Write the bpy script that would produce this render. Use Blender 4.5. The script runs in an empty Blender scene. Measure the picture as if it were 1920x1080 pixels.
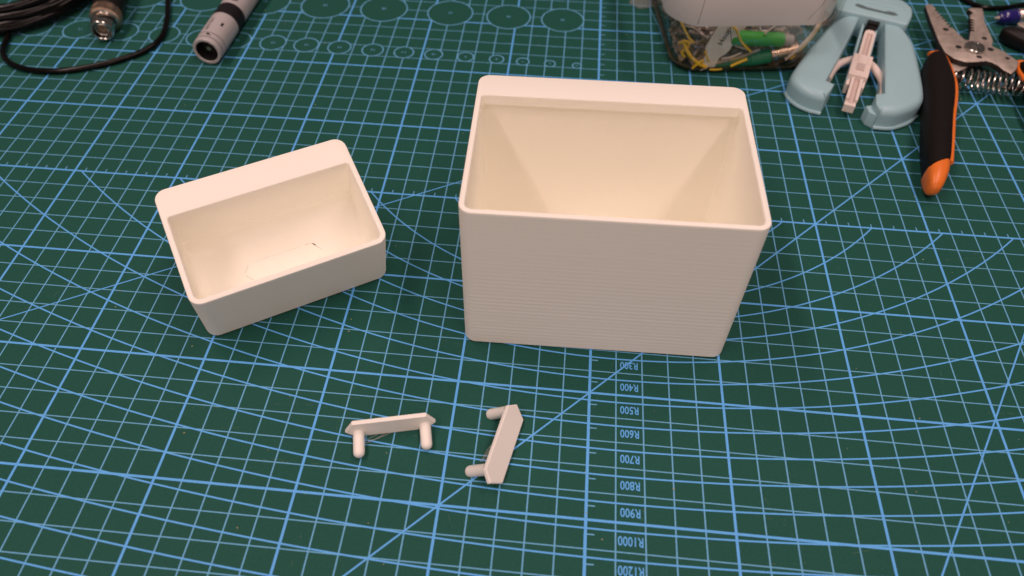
import bpy, bmesh, math, random
from mathutils import Vector, Matrix
random.seed(7)
MM = 0.001
SC = bpy.context.scene
COL = SC.collection

# ------------------------------------------------------------------ camera
cam = bpy.data.cameras.new("camera")
cam_ob = bpy.data.objects.new("camera", cam)
COL.objects.link(cam_ob)
R = ((0.995114, 0.098618, 0.004663), (0.078726, -0.764123, -0.640248), (-0.059577, 0.637488, -0.768154))
m = Matrix.Identity(4)
for i in range(3):
    m[i][0] = R[0][i]; m[i][1] = -R[1][i]; m[i][2] = -R[2][i]
m.translation = Vector((-19.092, -105.711, 246.354)) * MM
cam_ob.matrix_world = m
cam.sensor_width = 36.0
cam.lens = 1423.7 / 1920 * 36
cam.shift_x = (960 - 940.69) / 1920
cam.shift_y = (536.88 - 540) / 1920
cam.clip_start = 0.01; cam.clip_end = 50
cam.dof.use_dof = True
cam.dof.focus_distance = 0.305
cam.dof.aperture_fstop = 9.5
SC.camera = cam_ob

# ------------------------------------------------------------------ room light
world = bpy.data.worlds.new("World"); SC.world = world
world.use_nodes = True
bg = world.node_tree.nodes["Background"]
bg.inputs[0].default_value = (1.0, 0.80, 0.74, 1); bg.inputs[1].default_value = 0.08
SC.cycles.max_bounces = 24; SC.cycles.diffuse_bounces = 16; SC.cycles.transparent_max_bounces = 24
SC.view_settings.view_transform = 'Standard'
SC.view_settings.look = 'None'
SC.view_settings.exposure = 0.0
SC.view_settings.gamma = 1.0

def tube_light(x, y, power, length):
    l = bpy.data.lights.new("ceiling_tube_light", 'AREA')
    l.shape = 'RECTANGLE'; l.size = 0.15; l.size_y = length
    l.energy = power; l.color = (1.0, 0.735, 0.665)
    o = bpy.data.objects.new("ceiling_tube_light", l)
    o.location = (x, y, 1.6); COL.objects.link(o)
    return o
tube_light(-0.74, -0.18, 22.4, 2.4)
tube_light(0.58, -0.18, 19.6, 2.4)
# broad soft fill lamp, added behind the camera to brighten front faces
l = bpy.data.lights.new("fill_light", 'AREA'); l.shape = 'RECTANGLE'; l.size = 1.6; l.size_y = 0.9
l.energy = 4.6; l.color = (1.0, 0.73, 0.63)
o = bpy.data.objects.new("fill_light", l); o.location = (0.1, -1.5, 0.42)
o.rotation_euler = (math.radians(80), 0, math.radians(4)); COL.objects.link(o)

# ------------------------------------------------------------------ materials
def mat(name, color, rough=0.5, metal=0.0, spec=0.5, var=0.06, vscale=60.0, bump=0.0, bscale=400.0, coat=0.0,
        layers=0.0, sub=0.0, rvar=0.0):
    M = bpy.data.materials.new(name); M.use_nodes = True
    nt = M.node_tree; N = nt.nodes; L = nt.links
    b = N["Principled BSDF"]
    b.inputs["Roughness"].default_value = rough; b.inputs["Metallic"].default_value = metal
    b.inputs["Specular IOR Level"].default_value = spec
    if coat: b.inputs["Coat Weight"].default_value = coat
    if sub:
        b.inputs["Subsurface Weight"].default_value = sub
        b.inputs["Subsurface Radius"].default_value = (1.0, 0.7, 0.45)
        b.inputs["Subsurface Scale"].default_value = 0.0015
    tc = N.new("ShaderNodeTexCoord")
    no = N.new("ShaderNodeTexNoise"); no.inputs["Scale"].default_value = vscale; no.inputs["Detail"].default_value = 6
    L.new(tc.outputs["Object"], no.inputs["Vector"])
    mx = N.new("ShaderNodeMix"); mx.data_type = 'RGBA'
    mx.inputs[6].default_value = tuple(c * (1 - var) for c in color) + (1,)
    mx.inputs[7].default_value = tuple(min(1, c * (1 + var)) for c in color) + (1,)
    L.new(no.outputs["Fac"], mx.inputs[0]); L.new(mx.outputs[2], b.inputs["Base Color"])
    if rvar:
        mr = N.new("ShaderNodeMapRange"); mr.inputs[3].default_value = rough - rvar; mr.inputs[4].default_value = rough + rvar
        mr.inputs[1].default_value = 0.3; mr.inputs[2].default_value = 0.7
        L.new(no.outputs["Fac"], mr.inputs[0]); L.new(mr.outputs[0], b.inputs["Roughness"])
    last = None
    if layers:
        sx = N.new("ShaderNodeSeparateXYZ"); L.new(tc.outputs["Object"], sx.inputs[0])
        # printed layers: periodic ridge in z whose strength wanders, plus a fine random one
        mp = N.new("ShaderNodeMapping"); mp.inputs["Scale"].default_value = (4, 4, 620)
        L.new(tc.outputs["Object"], mp.inputs[0])
        n2 = N.new("ShaderNodeTexNoise"); n2.inputs["Scale"].default_value = 1.0; n2.inputs["Detail"].default_value = 3
        L.new(mp.outputs[0], n2.inputs["Vector"])
        w = N.new("ShaderNodeMath"); w.operation = 'MULTIPLY'; w.inputs[1].default_value = 2 * math.pi / 0.00105
        L.new(sx.outputs[2], w.inputs[0])
        s = N.new("ShaderNodeMath"); s.operation = 'SINE'; L.new(w.outputs[0], s.inputs[0])
        n3 = N.new("ShaderNodeTexNoise"); n3.inputs["Scale"].default_value = 28.0; n3.inputs["Detail"].default_value = 2
        L.new(tc.outputs["Object"], n3.inputs["Vector"])
        s2 = N.new("ShaderNodeMath"); s2.operation = 'MULTIPLY'; L.new(s.outputs[0], s2.inputs[0]); L.new(n3.outputs["Fac"], s2.inputs[1])
        a = N.new("ShaderNodeMath"); a.operation = 'MULTIPLY_ADD'; a.inputs[1].default_value = 0.9
        h_ = N.new("ShaderNodeMath"); h_.operation = 'MULTIPLY'; h_.inputs[1].default_value = 0.35; L.new(n2.outputs["Fac"], h_.inputs[0])
        L.new(s2.outputs[0], a.inputs[0]); L.new(h_.outputs[0], a.inputs[2])
        bp = N.new("ShaderNodeBump"); bp.inputs["Strength"].default_value = 1.0; bp.inputs["Distance"].default_value = layers
        L.new(a.outputs[0], bp.inputs["Height"]); last = bp
    if bump:
        n4 = N.new("ShaderNodeTexNoise"); n4.inputs["Scale"].default_value = bscale; n4.inputs["Detail"].default_value = 4
        L.new(tc.outputs["Object"], n4.inputs["Vector"])
        bp = N.new("ShaderNodeBump"); bp.inputs["Strength"].default_value = 1.0; bp.inputs["Distance"].default_value = bump
        L.new(n4.outputs["Fac"], bp.inputs["Height"])
        if last: L.new(last.outputs[0], bp.inputs["Normal"])
        last = bp
    if last: L.new(last.outputs[0], b.inputs["Normal"])
    return M

def clear_plastic(name, tint, gloss_rough=0.06, gloss=0.16):
    M = bpy.data.materials.new(name); M.use_nodes = True
    nt = M.node_tree; N = nt.nodes; L = nt.links
    out = N["Material Output"]; N.remove(N["Principled BSDF"])
    t = N.new("ShaderNodeBsdfTransparent"); t.inputs[0].default_value = tint + (1,)
    g = N.new("ShaderNodeBsdfGlossy"); g.inputs["Roughness"].default_value = gloss_rough
    fr = N.new("ShaderNodeFresnel"); fr.inputs[0].default_value = 1.45
    no = N.new("ShaderNodeTexNoise"); no.inputs["Scale"].default_value = 120
    tc = N.new("ShaderNodeTexCoord"); L.new(tc.outputs["Object"], no.inputs["Vector"])
    bp = N.new("ShaderNodeBump"); bp.inputs["Distance"].default_value = 0.00008
    L.new(no.outputs["Fac"], bp.inputs["Height"]); L.new(bp.outputs[0], g.inputs["Normal"]); L.new(bp.outputs[0], fr.inputs["Normal"])
    ml = N.new("ShaderNodeMath"); ml.operation = 'MULTIPLY_ADD'; ml.inputs[1].default_value = 0.2; ml.inputs[2].default_value = gloss * 0.2
    L.new(fr.outputs[0], ml.inputs[0])
    mx = N.new("ShaderNodeMixShader"); L.new(ml.outputs[0], mx.inputs[0]); L.new(t.outputs[0], mx.inputs[1]); L.new(g.outputs[0], mx.inputs[2])
    L.new(mx.outputs[0], out.inputs[0])
    return M

M_PLA = mat("white_printed_plastic", (0.93, 0.912, 0.835), 0.55, spec=0.3, var=0.015, vscale=40, bump=0.000012, bscale=700)
M_PLA_SMALL = mat("white_printed_plastic_small", (0.93, 0.912, 0.835), 0.55, spec=0.3, var=0.015, vscale=90, bump=0.000012, bscale=900)
M_BRACKET = mat("white_bracket_plastic", (0.90, 0.875, 0.82), 0.5, spec=0.35, var=0.02, vscale=200, bump=0.00003, bscale=700)
M_MAT = mat("green_mat_vinyl", (0.0140, 0.085, 0.067), 0.58, spec=0.12, var=0.22, vscale=900, bump=0.00003, bscale=2200, rvar=0.06)
M_LINE = mat("blue_mat_ink", (0.12, 0.43, 0.93), 0.5, spec=0.2, var=0.12, vscale=350)
M_LINE_THIN = mat("pale_blue_mat_ink", (0.14, 0.41, 0.68), 0.5, spec=0.2, var=0.2, vscale=500)
M_CUT = mat("scuffed_vinyl", (0.07, 0.14, 0.085), 0.7, var=0.3, vscale=700)
M_TABLE = mat("table_laminate", (0.09, 0.075, 0.06), 0.5)
M_BLACK = mat("black_rubber", (0.008, 0.007, 0.007), 0.42, spec=0.3, var=0.3, vscale=150, bump=0.00004, bscale=500)
M_CABLE = mat("black_cable_jacket", (0.0032, 0.0026, 0.0026), 0.22, var=0.3, vscale=120, spec=0.22)
M_GRIP = mat("black_soft_grip", (0.0095, 0.0075, 0.0075), 0.55, spec=0.12, var=0.2, vscale=200, bump=0.00003, bscale=1500)
M_ORANGE = mat("orange_plastic", (0.80, 0.19, 0.025), 0.36, var=0.06, vscale=80)
M_STEEL = mat("brushed_steel", (0.56, 0.485, 0.43), 0.42, metal=0.6, var=0.12, vscale=260, bump=0.00002, bscale=900, rvar=0.1)
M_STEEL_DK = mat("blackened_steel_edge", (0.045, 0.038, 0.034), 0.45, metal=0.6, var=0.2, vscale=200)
M_NICKEL = mat("nickel_plate", (0.55, 0.54, 0.51), 0.22, metal=1.0, var=0.12, vscale=300, rvar=0.08)
M_COPPER = mat("tarnished_connector_metal", (0.60, 0.43, 0.32), 0.3, metal=1.0, var=0.2, vscale=300, rvar=0.1)
M_DARK = mat("dark_plastic_and_recess_shade", (0.008, 0.008, 0.008), 0.6)  # socket plastic, also painted shade for the holes and bayonet slot
M_BLUE = mat("pale_blue_plastic", (0.335, 0.535, 0.595), 0.38, var=0.04, vscale=90, spec=0.45, bump=0.00001, bscale=900)
M_SLOT_SHADE = mat("slot_shade_blue_grey", (0.10, 0.15, 0.165), 0.5, var=0.1, vscale=90)
M_PINKW = mat("off_white_plastic", (0.80, 0.70, 0.65), 0.4, var=0.04, vscale=120)
M_PINKG = mat("greyish_pink_plastic_and_shade", (0.60, 0.49, 0.46), 0.45, var=0.05, vscale=120)  # block latch colour, also the painted shade of the slider groove
M_GREY = mat("grey_painted_tube", (0.47, 0.44, 0.445), 0.4, var=0.06, vscale=160, metal=0.1)
M_INK = mat("black_ink", (0.012, 0.010, 0.012), 0.5, spec=0.2)
M_LIDW = mat("white_glossy_paper", (0.80, 0.74, 0.72), 0.45, var=0.03, vscale=30)
M_TAG = mat("white_paper_tag", (0.86, 0.80, 0.74), 0.7, var=0.06, vscale=150)
M_GREEN = mat("bright_green_sleeve", (0.035, 0.34, 0.02), 0.5, var=0.2, vscale=300, bump=0.00005, bscale=900)
M_GREEN_DK = mat("dark_green_boot", (0.008, 0.16, 0.07), 0.5, var=0.2, vscale=300)
M_YELLOW = mat("yellow_wire_jacket", (0.80, 0.50, 0.02), 0.45, var=0.2, vscale=300)
M_WIREGREY = mat("grey_wire_jacket", (0.34, 0.295, 0.26), 0.5, var=0.3, vscale=300)
M_BROWN = mat("brown_clutter", (0.26, 0.19, 0.125), 0.5, var=0.5, vscale=250)
M_PALE = mat("pale_component_body", (0.58, 0.49, 0.41), 0.5, var=0.3, vscale=250)
M_PEN = mat("dark_blue_translucent_plastic", (0.018, 0.012, 0.15), 0.2, var=0.15, vscale=200, coat=0.4)
M_SILVER = mat("silver_barrel", (0.62, 0.56, 0.52), 0.28, metal=0.8, var=0.05)
M_CLEAR = clear_plastic("clear_tub_plastic", (0.972, 0.982, 0.970), 0.08, 0.04)
M_CLEAR_SHEET = mat("clear_film", (0.55, 0.53, 0.52), 0.35)
M_CLEAR_SHEET.node_tree.nodes["Principled BSDF"].inputs["Alpha"].default_value = 0.14
M_SPECK = mat("dust_speck", (0.42, 0.40, 0.22), 0.8, var=0.4, vscale=900)
M_STRING = mat("plastic_hair", (0.55, 0.52, 0.48), 0.5)

# ------------------------------------------------------------------ helpers
def meta(o, label=None, cat=None, group=None, kind=None):
    if label: o["label"] = label
    if cat: o["category"] = cat
    if group: o["group"] = group
    if kind: o["kind"] = kind
    return o

def build(name, verts, faces, material, parent=None, smooth=False, sharp=35, recalc=True):
    me = bpy.data.meshes.new(name)
    me.from_pydata([(v[0] * MM, v[1] * MM, v[2] * MM) for v in verts], [], faces)
    if recalc:
        bm = bmesh.new(); bm.from_mesh(me); bmesh.ops.recalc_face_normals(bm, faces=bm.faces); bm.to_mesh(me); bm.free()
    me.materials.append(material)
    if smooth:
        me.polygons.foreach_set("use_smooth", [True] * len(me.polygons))
        me.set_sharp_from_angle(angle=math.radians(sharp))
    o = bpy.data.objects.new(name, me); COL.objects.link(o)
    if parent: o.parent = parent
    return o

def empty(name, loc, rz=0.0, label=None, cat=None, group=None):
    o = bpy.data.objects.new(name, None); COL.objects.link(o)
    o.empty_display_size = 0.01
    o.location = tuple(c * MM for c in loc); o.rotation_euler = (0, 0, rz)
    return meta(o, label, cat, group)

class G:
    """collects geometry in millimetres"""
    def __init__(s): s.v = []; s.f = []
    def add(s, v, f):
        n = len(s.v); s.v += [tuple(p) for p in v]; s.f += [tuple(i + n for i in q) for q in f]
    def make(s, name, material, parent=None, smooth=True, sharp=35, recalc=True):
        return build(name, s.v, s.f, material, parent, smooth, sharp, recalc)

def loft(rings, closed=True, cap0=True, cap1=True):
    n = len(rings[0]); v = [p for r in rings for p in r]; f = []
    for k in range(len(rings) - 1):
        for i in range(n if closed else n - 1):
            j = (i + 1) % n
            f.append((k * n + i, k * n + j, (k + 1) * n + j, (k + 1) * n + i))
    if cap0: f.append(tuple(range(n))[::-1])
    if cap1: f.append(tuple((len(rings) - 1) * n + i for i in range(n)))
    return v, f

def smooth_path(pts, n=6, closed=False):
    out = []; P = [Vector(p) for p in pts]; N = len(P)
    for i in range(N - 1):
        p0 = P[max(i - 1, 0)]; p1 = P[i]; p2 = P[i + 1]; p3 = P[min(i + 2, N - 1)]
        for k in range(n):
            t = k / n
            out.append(0.5 * ((2 * p1) + (p2 - p0) * t + (2 * p0 - 5 * p1 + 4 * p2 - p3) * t * t + (3 * p1 - p0 - 3 * p2 + p3) * t ** 3))
    out.append(P[-1])
    return out

def tube(path, r, seg=10, cap=True):
    path = [Vector(p) for p in path]; n = len(path); rings = []
    rr = r if callable(r) else (lambda t: r)
    up = None
    for i, p in enumerate(path):
        t = (path[min(i + 1, n - 1)] - path[max(i - 1, 0)])
        if t.length < 1e-9: t = Vector((0, 0, 1))
        t.normalize()
        if up is None: up = Vector((0, 0, 1)) if abs(t.z) < 0.9 else Vector((1, 0, 0))
        a = t.cross(up).normalized(); b = a.cross(t).normalized(); up = b
        q = rr(i / max(1, n - 1))
        rings.append([p + a * (q * math.cos(2 * math.pi * k / seg)) + b * (q * math.sin(2 * math.pi * k / seg)) for k in range(seg)])
    return loft(rings, True, cap, cap)

def lathe(profile, origin, axis, seg=32, cap0=True, cap1=True):
    """profile = [(distance along axis, radius)]"""
    o = Vector(origin); t = Vector(axis).normalized()
    up = Vector((0, 0, 1)) if abs(t.z) < 0.9 else Vector((1, 0, 0))
    a = t.cross(up).normalized(); b = a.cross(t).normalized()
    rings = [[o + t * d + a * (r * math.cos(2 * math.pi * k / seg)) + b * (r * math.sin(2 * math.pi * k / seg)) for k in range(seg)] for d, r in profile]
    return loft(rings, True, cap0, cap1)

def rrect(u0, u1, v0, v1, r, z, n=6):
    """rounded rectangle ring; r = radius or 4 radii (front-left, front-right, back-right, back-left)"""
    if not isinstance(r, (tuple, list)): r = (r,) * 4
    out = []
    for (cx, cy, q, a0) in ((u0, v0, r[0], 180), (u1, v0, r[1], 270), (u1, v1, r[2], 0), (u0, v1, r[3], 90)):
        sx = 1 if cx == u0 else -1; sy = 1 if cy == v0 else -1
        for k in range(n + 1):
            a = math.radians(a0 + 90 * k / n)
            out.append((cx + sx * q + q * math.cos(a), cy + sy * q + q * math.sin(a), z))
    return out

def box(x0, x1, y0, y1, z0, z1):
    v = [(x0, y0, z0), (x1, y0, z0), (x1, y1, z0), (x0, y1, z0), (x0, y0, z1), (x1, y0, z1), (x1, y1, z1), (x0, y1, z1)]
    return v, [(0, 3, 2, 1), (4, 5, 6, 7), (0, 1, 5, 4), (1, 2, 6, 5), (2, 3, 7, 6), (3, 0, 4, 7)]

def prism(name, outline, z0, z1, material, parent, bev=0.0, seg=3, round_corners=0.0, bottom_bev=0.0, edge_mat=None):
    """upright slab on an outline, its top edges rounded by bev"""
    bm = bmesh.new()
    vs = [bm.verts.new((x * MM, y * MM, z0 * MM)) for x, y in outline]
    f = bm.faces.new(vs)
    ex = bmesh.ops.extrude_face_region(bm, geom=[f])
    nv = [g for g in ex["geom"] if isinstance(g, bmesh.types.BMVert)]
    bmesh.ops.translate(bm, vec=(0, 0, (z1 - z0) * MM), verts=nv)
    bmesh.ops.recalc_face_normals(bm, faces=bm.faces)
    if round_corners:
        ve = [e for e in bm.edges if abs(e.verts[0].co.z - e.verts[1].co.z) > 1e-6]
        bmesh.ops.bevel(bm, geom=ve, offset=round_corners * MM, segments=4, affect='EDGES', profile=0.5, clamp_overlap=True)
    if bev:
        te = [e for e in bm.edges if all(abs(v.co.z - z1 * MM) < 1e-7 for v in e.verts) and len(e.link_faces) == 2]
        bmesh.ops.bevel(bm, geom=te, offset=bev * MM, segments=seg, affect='EDGES', profile=0.5, clamp_overlap=True)
    me = bpy.data.meshes.new(name)
    bmesh.ops.recalc_face_normals(bm, faces=bm.faces)
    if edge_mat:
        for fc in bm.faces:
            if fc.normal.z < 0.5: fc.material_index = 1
    bm.to_mesh(me); bm.free()
    me.materials.append(material)
    if edge_mat: me.materials.append(edge_mat)
    me.polygons.foreach_set("use_smooth", [True] * len(me.polygons)); me.set_sharp_from_angle(angle=math.radians(40))
    o = bpy.data.objects.new(name, me); COL.objects.link(o)
    if parent: o.parent = parent
    return o

def slab(name, outline, z1, material, parent, b_of, z0=0.1, seg=5, n=1):
    """slab whose top edge rounds over by its own radius at every outline point"""
    pts = [Vector((x, y)) for x, y in outline]; N = len(pts)
    area = sum(pts[i].x * pts[(i + 1) % N].y - pts[(i + 1) % N].x * pts[i].y for i in range(N))
    sgn = 1 if area > 0 else -1
    nrm = []
    for i in range(N):
        a = (pts[i] - pts[i - 1]).normalized(); b = (pts[(i + 1) % N] - pts[i]).normalized()
        na, nb = Vector((-a.y, a.x)) * sgn, Vector((-b.y, b.x)) * sgn
        m_ = na + nb; nrm.append(m_ / max(.6, m_.dot(na)) if m_.length > .2 else na)
    rings = [[(p.x, p.y, z0) for p in pts]]
    for k in range(seg + 1):
        a = math.radians(90 * k / seg)
        rings.append([(p.x + q.x * b * (1 - math.cos(a)), p.y + q.y * b * (1 - math.cos(a)), z1 - b + b * math.sin(a)) for p, q, b in zip(pts, nrm, b_of)])
    g = G(); g.add(*loft(rings)); return g.make(name, material, parent, smooth=True, sharp=32)

def smooth2d(pts, n=4):
    q = [(x, y, 0) for x, y in pts]
    q = [q[-1]] + q + [q[0], q[1]]
    s = smooth_path(q, n)
    s = s[n:-n - 1] if n else s
    return [(p.x, p.y) for p in s][:len(pts) * n]

# ------------------------------------------------------------------ table and cutting mat
tb = G(); tb.add(*box(-900, 900, -500, 800, -40, -3.2))
meta(tb.make("table_top", M_TABLE, smooth=False), kind="structure")

matob = G(); matob.add(*loft([rrect(-450, 450, -150, 470, 8, -3.0), rrect(-450, 450, -150, 470, 8, 0.0)]))
cutting_mat = matob.make("cutting_mat", M_MAT, smooth=False)
meta(cutting_mat, "green self healing cutting mat printed with blue grid lines, arcs and circles, lying under everything", "cutting mat")

big = [(-22.4, 308.5, 12.5), (-54.8, 308.6, 13), (-90.2, 309.2, 13.5), (-130.8, 309.6, 14), (-167.1, 309.8, 14.5), (-204.5, 310.4, 15), (-242.0, 310.8, 15.5), (-281.0, 311, 16), (-321, 311, 16.5)]
small = [(-12.3, 262.3, 2.5), (-27.4, 262.8, 3), (-42.6, 263.2, 3.5), (-57.5, 263.9, 4), (-75.1, 264.4, 4.5), (-93.4, 264.9, 5), (-110.5, 265.1, 5.5), (-128.6, 265.6, 6),
         (-148, 266.2, 6.5), (-167.4, 266.6, 7), (-187.0, 266.8, 7.4), (-208.3, 267.0, 8), (-229.8, 267.4, 8.3), (-252.2, 268.4, 8.6), (-277.6, 268.6, 9), (-303.2, 268.6, 9.5), (-330, 268.8, 10)]
holes = big + small

def spans(fixed, a, b, vertical):
    """parts of a grid line that lie outside the printed circles"""
    cuts = []
    for cx, cy, r in holes:
        d = (fixed - cx) if vertical else (fixed - cy); c = cy if vertical else cx
        if abs(d) < r:
            h = math.sqrt(r * r - d * d); cuts.append((c - h, c + h))
    out = []; p = a
    for c0, c1 in sorted(cuts):
        if c0 > p: out.append((p, c0))
        p = max(p, c1)
    if p < b: out.append((p, b))
    return out

def strip(g, pts, w, z):
    n = len(pts); L_ = []; R_ = []
    for i, (x, y) in enumerate(pts):
        x0, y0 = pts[max(i - 1, 0)]; x1, y1 = pts[min(i + 1, n - 1)]
        d = math.hypot(x1 - x0, y1 - y0) or 1; nx, ny = -(y1 - y0) / d * w / 2, (x1 - x0) / d * w / 2
        L_.append((x + nx, y + ny, z)); R_.append((x - nx, y - ny, z))
    f = [(i + n, i + 1 + n, i + 1, i) for i in range(n - 1)]
    g.add(L_ + R_, f)

XA, XB, YA, YB = -430, 430, -130, 450
thin = G(); thick = G()
for i in range(-43, 44):
    x = i * 10.0; t = (i % 5 == 0)
    for a, b in spans(x, YA, YB, True):
        strip(thick if t else thin, [(x, a), (x, b)], 1.05 if i == 0 else (0.92 if t else 0.5), 0.034 if t else 0.012)
for j in range(-13, 46):
    y = j * 10.0; t = (j % 5 == 0)
    for a, b in spans(y, XA, XB, False):
        strip(thick if t else thin, [(a, y), (b, y)], (0.92 if t else 0.42), 0.045 if t else 0.023)
arcs = G()
# long radius arcs, all centred on the x = 10 axis, drawn below the ruler line at y = 150
for Rr, y0 in ((100, 115.8), (150, 96.3), (200, 86.4), (250, 76.5), (300, 66.4), (400, 56.7), (500, 46.7), (600, 36.7), (700, 26.8), (800, 16.8), (900, 6.8), (1000, -3.0), (1200, -12.8), (1350, -22.8), (1500, -32.9), (1800, -43), (2200, -53)):
    yc = y0 + Rr; pts = []
    for k in range(-160, 161):
        x = k * 2.7
        if abs(x) >= Rr: continue
        y = yc - math.sqrt(Rr * Rr - x * x)
        if y <= 149.6 and XA < x + 10 < XB: pts.append((x + 10, y))
    xe = math.sqrt(max(0, Rr * Rr - (yc - 149.8) ** 2)) if abs(yc - 149.8) < Rr else 1e9
    if xe + 10 < XB: pts = [(10 - xe, 149.8)] + pts + [(10 + xe, 149.8)]
    strip(arcs, pts, 0.6, 0.056)
diag = G()
strip(diag, [(-170, -120), (310, 360)], 0.62, 0.066)
strip(diag, [(-330, 198.5 - 330 * 0.5774), (340, 198.5 + 340 * 0.5774)], 0.55, 0.075)
strip(diag, [(52, 1.732 * 52 - 205.6), (262, 1.732 * 262 - 205.6)], 0.6, 0.084)
ticks = G()
for k in range(-42, 42):
    x = 5 + 10 * k; strip(ticks, [(x, 150.5), (x, 152.4)], 0.45, 0.05)
for k in range(-13, 44):
    y = 5 + 10 * k; strip(ticks, [(0.55, y), (3.0, y)], 0.45, 0.05)
corner = G()  # grid reflections in the tub wall, drawn as lines on the mat
strip(corner, [(29.6, 329.5), (31.6, 318.7), (34.6, 307), (35.3, 303.5), (34.7, 300.6), (33.3, 299.5), (30.6, 299.3)], 0.4, 0.05)
strip(corner, [(35.6, 300.3), (36.4, 294), (36.2, 291), (35.2, 289.7), (30.6, 289.3)], 0.35, 0.05)
circ = G()
for cx, cy, r in holes:
    n = 48; pts = [(cx + r * math.cos(2 * math.pi * k / n), cy + r * math.sin(2 * math.pi * k / n)) for k in range(n + 1)]
    strip(circ, pts, 0.62, 0.05)
thin.make("thin_grid_lines", M_LINE_THIN, cutting_mat, smooth=False, recalc=False)
thick.make("thick_grid_lines", M_LINE, cutting_mat, smooth=False, recalc=False)
arcs.make("radius_arcs", M_LINE, cutting_mat, smooth=False, recalc=False)
diag.make("angle_lines", M_LINE, cutting_mat, smooth=False, recalc=False)
ticks.make("ruler_ticks", M_LINE_THIN, cutting_mat, smooth=False, recalc=False)
corner.make("corner_reflections", M_LINE_THIN, cutting_mat, smooth=False, recalc=False)
circ.make("circle_templates", M_LINE_THIN, cutting_mat, smooth=False, recalc=False)
cuts = G()
for k in range(150):
    x, y = random.uniform(-280, 250), random.uniform(-40, 300); a = random.choice((0.1, 0.12, 1.4, -0.06, 2.0)) + random.uniform(-.15, .15); l = random.uniform(3, 30)
    q = 0
    while q < l:
        e = q + random.uniform(0.4, 3.0)
        strip(cuts, [(x + q * math.cos(a), y + q * math.sin(a)), (x + e * math.cos(a), y + e * math.sin(a))], random.uniform(0.06, 0.14), 0.006)
        q = e + random.uniform(0.5, 3.5)
meta(cuts.make("cut_marks", M_CUT, cutting_mat, smooth=False, recalc=False), kind="stuff")

def text_mesh(name, body, w, h, material, parent, loc, rot, bold=0.0):
    """flat lettering scaled to w x h (mm), centred on loc"""
    cu = bpy.data.curves.new(name, 'FONT'); cu.body = body; cu.align_x = 'LEFT'; cu.offset = bold
    cu.resolution_u = 3
    tmp = bpy.data.objects.new(name, cu); COL.objects.link(tmp)
    dg = bpy.context.evaluated_depsgraph_get()
    me = bpy.data.meshes.new_from_object(tmp.evaluated_get(dg))
    bpy.data.objects.remove(tmp); bpy.data.curves.remove(cu)
    xs = [v.co.x for v in me.vertices]; ys = [v.co.y for v in me.vertices]
    cx, cy = (min(xs) + max(xs)) / 2, (min(ys) + max(ys)) / 2
    sx, sy = w / (max(xs) - min(xs)), h / (max(ys) - min(ys))
    for v in me.vertices: v.co = Vector(((v.co.x - cx) * sx * MM, (v.co.y - cy) * sy * MM, 0))
    me.materials.clear(); me.materials.append(material)
    o = bpy.data.objects.new(name, me); COL.objects.link(o)
    o.parent = parent; o.location = tuple(c * MM for c in loc); o.rotation_euler = rot
    return o
for s, y in (("R300", 63.7), ("R400", 53.7), ("R500", 43.7), ("R600", 33.8), ("R700", 23.7), ("R800", 13.6), ("R900", 3.7), ("R1000", -6.2), ("R1200", -16.0)):
    text_mesh("radius_label", s, 8.4 if len(s) > 4 else 6.8, 3.3, M_LINE, cutting_mat, (14.95, y, 0.09), (0, 0, math.pi), 0.012)
for cx, cy, r in holes:
    hh = 1.5 if r < 10 else 1.8
    if r < 4: hh = 1.1
    s = str(int(round(2 * r)))
    text_mesh("diameter_label", s, hh * 0.72 * len(s), hh, M_LINE_THIN, cutting_mat, (cx, cy, 0.09), (0, 0, math.pi), 0.01)

dust = G()
for k in range(150):
    x, y = random.uniform(-300, 260), random.uniform(-40, 320); s = random.choice((0.14, 0.18, 0.22, 0.3)) ; a = random.uniform(0, 6)
    c, q = math.cos(a) * s, math.sin(a) * s
    dust.add([(x + c, y + q, .12), (x - q, y + c, .12), (x - c * 1.4, y - q, .12), (x + q, y - c, .12), (x, y, .12 + s * .7)], [(0, 1, 4), (1, 2, 4), (2, 3, 4), (3, 0, 4)])
for x, y in ((-97, 69), (-146, 18), (97, -33), (30, 14)):
    s = 0.5
    dust.add([(x + s, y, .12), (x, y + s * .7, .12), (x - s, y, .12), (x, y - s * .6, .12), (x, y, .12 + s * .8)], [(0, 1, 4), (1, 2, 4), (2, 3, 4), (3, 0, 4)])
meta(dust.make("dust_specks", M_SPECK, None, smooth=False), "tiny pale crumbs and dust scattered over the green mat", "dust", kind="stuff")

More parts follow.
